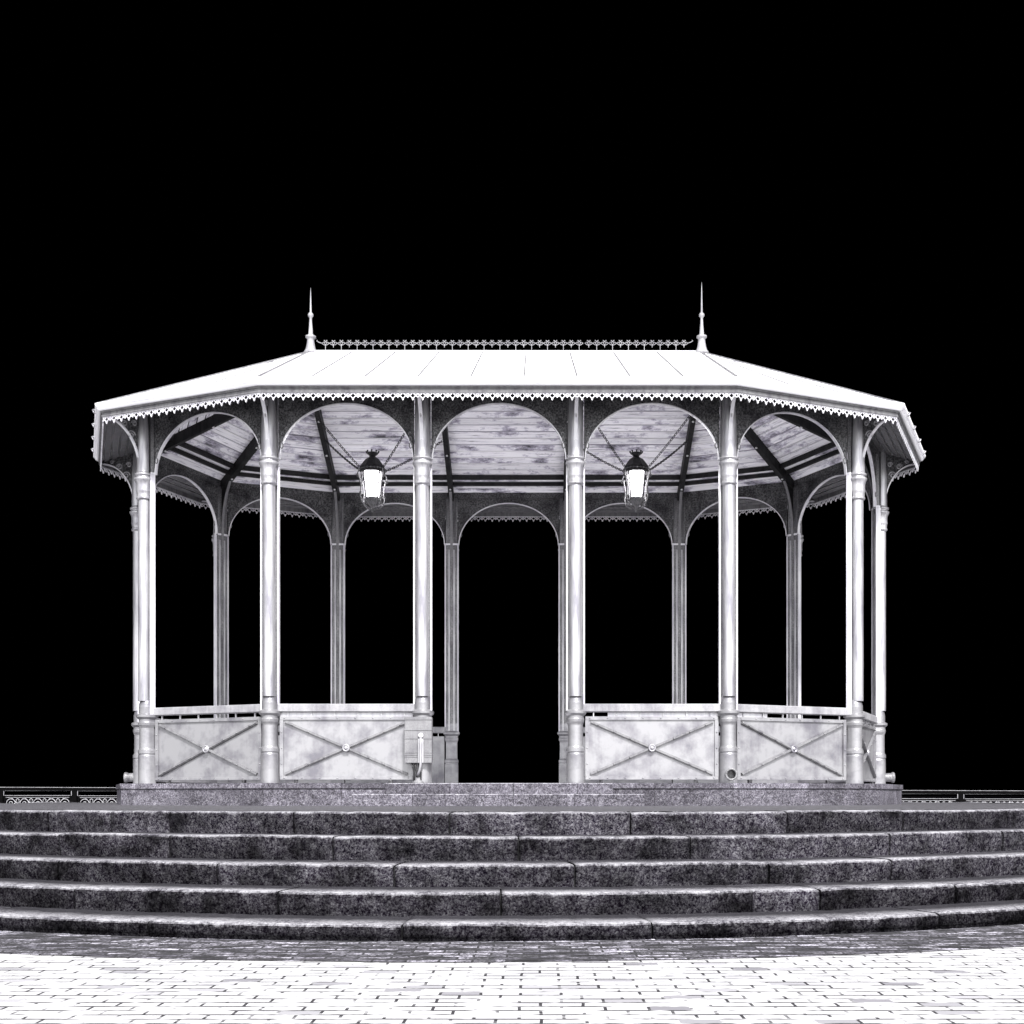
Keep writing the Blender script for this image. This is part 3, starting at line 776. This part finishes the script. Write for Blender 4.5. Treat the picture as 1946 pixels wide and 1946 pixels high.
# ---------------------------------------------------------------- lanterns
def lantern(cx, label):
    L0 = empty('hanging_lantern', (cx, 0, 0)); tag(L0, label, 'lantern', 'lanterns hung on chains under the roof')
    zb = zr(2.19)
    mb = MB()      # hood: octagonal ogee dome over a pierced collar
    hood = [(.235, .66), (.245, .68), (.24, .70), (.225, .705), (.225, .735), (.24, .74), (.235, .77), (.205, .81), (.17, .86), (.13, .91), (.085, .94), (.062, .955), (.055, .975), (.07, .99), (.10, 1.02), (.105, 1.035)]
    mb.lathe([(r, z) for r, z in hood], (0, 0, zb), 8, smooth=False, a0=PI/8, a1=2*PI+PI/8)
    hd = mb.build('lantern_hood', M['iron_black'], L0)
    mb = MB()
    for i in range(8):
        a = 2*PI*i/8; c, s = math.cos(a), math.sin(a)
        mb.tube([(.095*c, .095*s, zb+1.02), (.112*c, .112*s, zb+1.045), (.112*c, .112*s, zb+1.065)], [.010, .012, .018], 6)
    mb.tube([(.10*math.cos(2*PI*i/16), .10*math.sin(2*PI*i/16), zb+1.025) for i in range(16)], .008, 5, True)
    mb.build('crown', M['iron_black'], hd)
    mb = MB()
    for i in range(24):
        a = 2*PI*i/24; mb.tube([(.236*math.cos(a), .236*math.sin(a), zb+.730), (.243*math.cos(a), .243*math.sin(a), zb+.708)], .012, 5)
    mb.tube([(.232*math.cos(2*PI*i/24), .232*math.sin(2*PI*i/24), zb+.72) for i in range(24)], .006, 5, True)
    mb.build('hood_beading', M['fascia'], hd)
    mb = MB(); mb.lathe([(.130, .20), (.195, .66)], (0, 0, zb), 4, smooth=False, a0=PI/4, a1=2*PI+PI/4)
    mb.build('glass', M['glass'], L0)
    mb = MB()
    for i in range(4):
        a = 2*PI*i/4+PI/4; c, s = math.cos(a), math.sin(a)
        mb.bar((.140*c, .140*s, zb+.19), (.205*c, .205*s, zb+.67), .026, .026)
        c *= 1.28; s *= 1.28
        # scrolled arm standing off each corner
        mb.tube([(.235*c, .235*s, zb+.70), (.262*c, .262*s, zb+.60), (.228*c, .228*s, zb+.52), (.21*c, .21*s, zb+.42), (.20*c, .20*s, zb+.30), (.218*c, .218*s, zb+.20), (.19*c, .19*s, zb+.10), (.12*c, .12*s, zb+.035), (.03*c, .03*s, zb+.0)], .013, 6)
        for zc_, rr, ro_ in ((.56, .03, .25), (.26, .028, .20), (.12, .03, .16)):
            mb.tube([((ro_+rr*math.cos(t))*c, (ro_+rr*math.cos(t))*s, zb+zc_+rr*math.sin(t)) for t in [2*PI*j/9 for j in range(9)]], .008, 4, True)
    mb.build('lantern_frame', M['core'], L0)
    mb = MB(); mb.lathe([(.004, -.06), (.02, -.045), (.022, -.02), (.012, 0), (.02, .02), (.05, .05), (.085, .10), (.115, .15), (.135, .185), (.135, .205)], (0, 0, zb), 10)
    mb.build('lantern_bowl', M['core'], L0)
    for sx in (-1, 1):
        for sy in (-1, 1):
            bx = (-.5 if (sx > 0) == (cx < 0) else -1.5)*S if cx < 0 else (.5 if sx < 0 else 1.5)*S
            e = Vector((bx-cx - sx*.05, sy*.6*S, ceil_z(.6*S)-.2)); s0 = Vector((sx*.20, sy*.12, zb+.72))
            mb = MB(); n = 20 if 0 else int((e-s0).length/.06)
            sag = .035
            def cp_(t): p = s0.lerp(e, t); p.z -= sag*4*t*(1-t); return p
            for i in range(n):
                p, p2 = cp_(i/n), cp_((i+1.25)/n); d = (p2-p).normalized()
                side = d.cross(Vector((0,0,1))).normalized(); upv = side.cross(d); w_ = side if i % 2 else upv
                mb.tube([p+w_*.014, p.lerp(p2, .5)+w_*.019, p2+w_*.014, p2-w_*.014, p.lerp(p2, .5)-w_*.019, p-w_*.014], .0065, 4, True)
            mb.build('chain', M['iron_black'], L0)
    return L0
lantern(-1.013*S, 'black iron lantern with lit glass hanging in the bay left of the entrance')
lantern(1.01*S, 'black iron lantern with lit glass hanging in the bay right of the entrance')

# ---------------------------------------------------------------- electrical cabinet with conduit at the left entrance column
cab = empty('electrical_cabinet', (-.515*S, -(R+.20), FLOOR)); tag(cab, 'pale ribbed electrical cabinet with a bent conduit fixed to the column left of the entrance', 'cabinet')
hb, ht = zr(.204)-FLOOR, zr(.502)-FLOOR
mb = MB(); mb.box(-.225, .20, -.06, .12, hb, ht, ch=.006)
for z in (.10, .13, .165): mb.box(-.227, .202, -.068, -.06, hb+z-.008, hb+z+.004)
mb.box(-.228, .203, -.069, -.06, ht-.045, ht-.037); mb.box(-.228, .203, -.069, -.06, ht-.21, ht-.198); mb.box(-.228, .203, -.069, -.06, ht-.34, ht-.33)
body = mb.build('cabinet_body', M['box'], cab)
mb = MB(); mb.box(-.01, .075, -.085, -.06, hb-.0, ht-.34, ch=.004)
pts = [(.032, -.10, ht-.30), (.032, -.11, ht-.42), (.032, -.11, hb+.12), (.032, -.11, hb-.02), (.02, -.10, hb-.10), (-.01, -.08, hb-.17), (-.03, -.03, hb-.19)]
mb.tube(pts, .020, 10); mb.build('conduit', M['paint'], body)
mb = MB(); mb.lathe([(.036, 0), (.040, .03), (.03, .045), (.018, .045), (.014, .03)], (0,0,0), 14, M=Matrix.Translation((.032, -.062, ht-.29)) @ Matrix.Rotation(PI/2, 4, 'X')); mb.build('lock', M['trim'], body)
for x0, r_ in ((-.06, .018), (-.10, .014), (.0, .014)):
    mb = MB(); mb.tube([(x0, -.0, hb+.02), (x0, -.02, hb-.06), (x0+.03, -.03, hb-.14), (x0+.02, -.01, -.0+.02)], r_, 8); mb.build('cable', M['iron_black'], body)
mb = MB(); mb.lathe([(.10, 0), (.09, .02), (.05, .05), (.045, .09)], (-.02, 0, 0), 12); mb.build('cable_base', M['paint_shade'], cab)

# ---------------------------------------------------------------- light, sky, camera
SUN_EL, SUN_AZ = math.radians(46), math.radians(14)      # azimuth: degrees right of straight behind the camera
dirv = Vector((math.sin(SUN_AZ)*math.cos(SUN_EL), -math.cos(SUN_AZ)*math.cos(SUN_EL), math.sin(SUN_EL)))
sl = bpy.data.lights.new('sun', 'SUN'); sl.energy = 3.3; sl.angle = math.radians(6); sl.color = (1, .985, .98)
so = bpy.data.objects.new('sun', sl); so.rotation_euler = dirv.to_track_quat('Z', 'Y').to_euler(); so.location = (8, -30, 25); col.objects.link(so)
w = bpy.data.worlds.new('World'); sc.world = w; w.use_nodes = True
nt = w.node_tree; L = nt.links.new; bg = nt.nodes['Background']
sky = nt.nodes.new('ShaderNodeTexSky'); sky.sky_type = 'NISHITA'; sky.sun_disc = False; sky.sun_elevation = SUN_EL; sky.sun_rotation = math.atan2(dirv.x, dirv.y)
hs = nt.nodes.new('ShaderNodeHueSaturation'); hs.inputs['Saturation'].default_value = .08; L(sky.outputs[0], hs.inputs['Color'])
# clear dark sky over the water, bright sky over the land behind the photographer
tc = nt.nodes.new('ShaderNodeTexCoord'); sx = nt.nodes.new('ShaderNodeSeparateXYZ'); L(tc.outputs['Generated'], sx.inputs[0])
mr = nt.nodes.new('ShaderNodeMapRange'); mr.inputs['From Min'].default_value = .05; mr.inputs['From Max'].default_value = -.55; L(sx.outputs[1], mr.inputs['Value'])
mx = nt.nodes.new('ShaderNodeMix'); mx.data_type = 'RGBA'; mx.inputs[6].default_value = (0, 0, 0, 1)
L(mr.outputs[0], mx.inputs[0]); L(hs.outputs[0], mx.inputs[7]); L(mx.outputs[2], bg.inputs['Color']); bg.inputs['Strength'].default_value = .15

cd = bpy.data.cameras.new('camera'); cam = bpy.data.objects.new('camera', cd); col.objects.link(cam); sc.camera = cam
cam.location = (.583, -8.947*S, EYE); cam.rotation_euler = (PI/2, 0, 0)
cd.sensor_width = 36; cd.lens = 36*2216/1946; cd.shift_x = (973-1019)/1946; cd.shift_y = (1510-973)/1946; cd.clip_end = 6000
vs = sc.view_settings; vs.view_transform = 'Standard'; vs.look = 'None'; vs.gamma = 1; vs.exposure = 1.55
sc.cycles.max_bounces = 8; sc.cycles.diffuse_bounces = 5
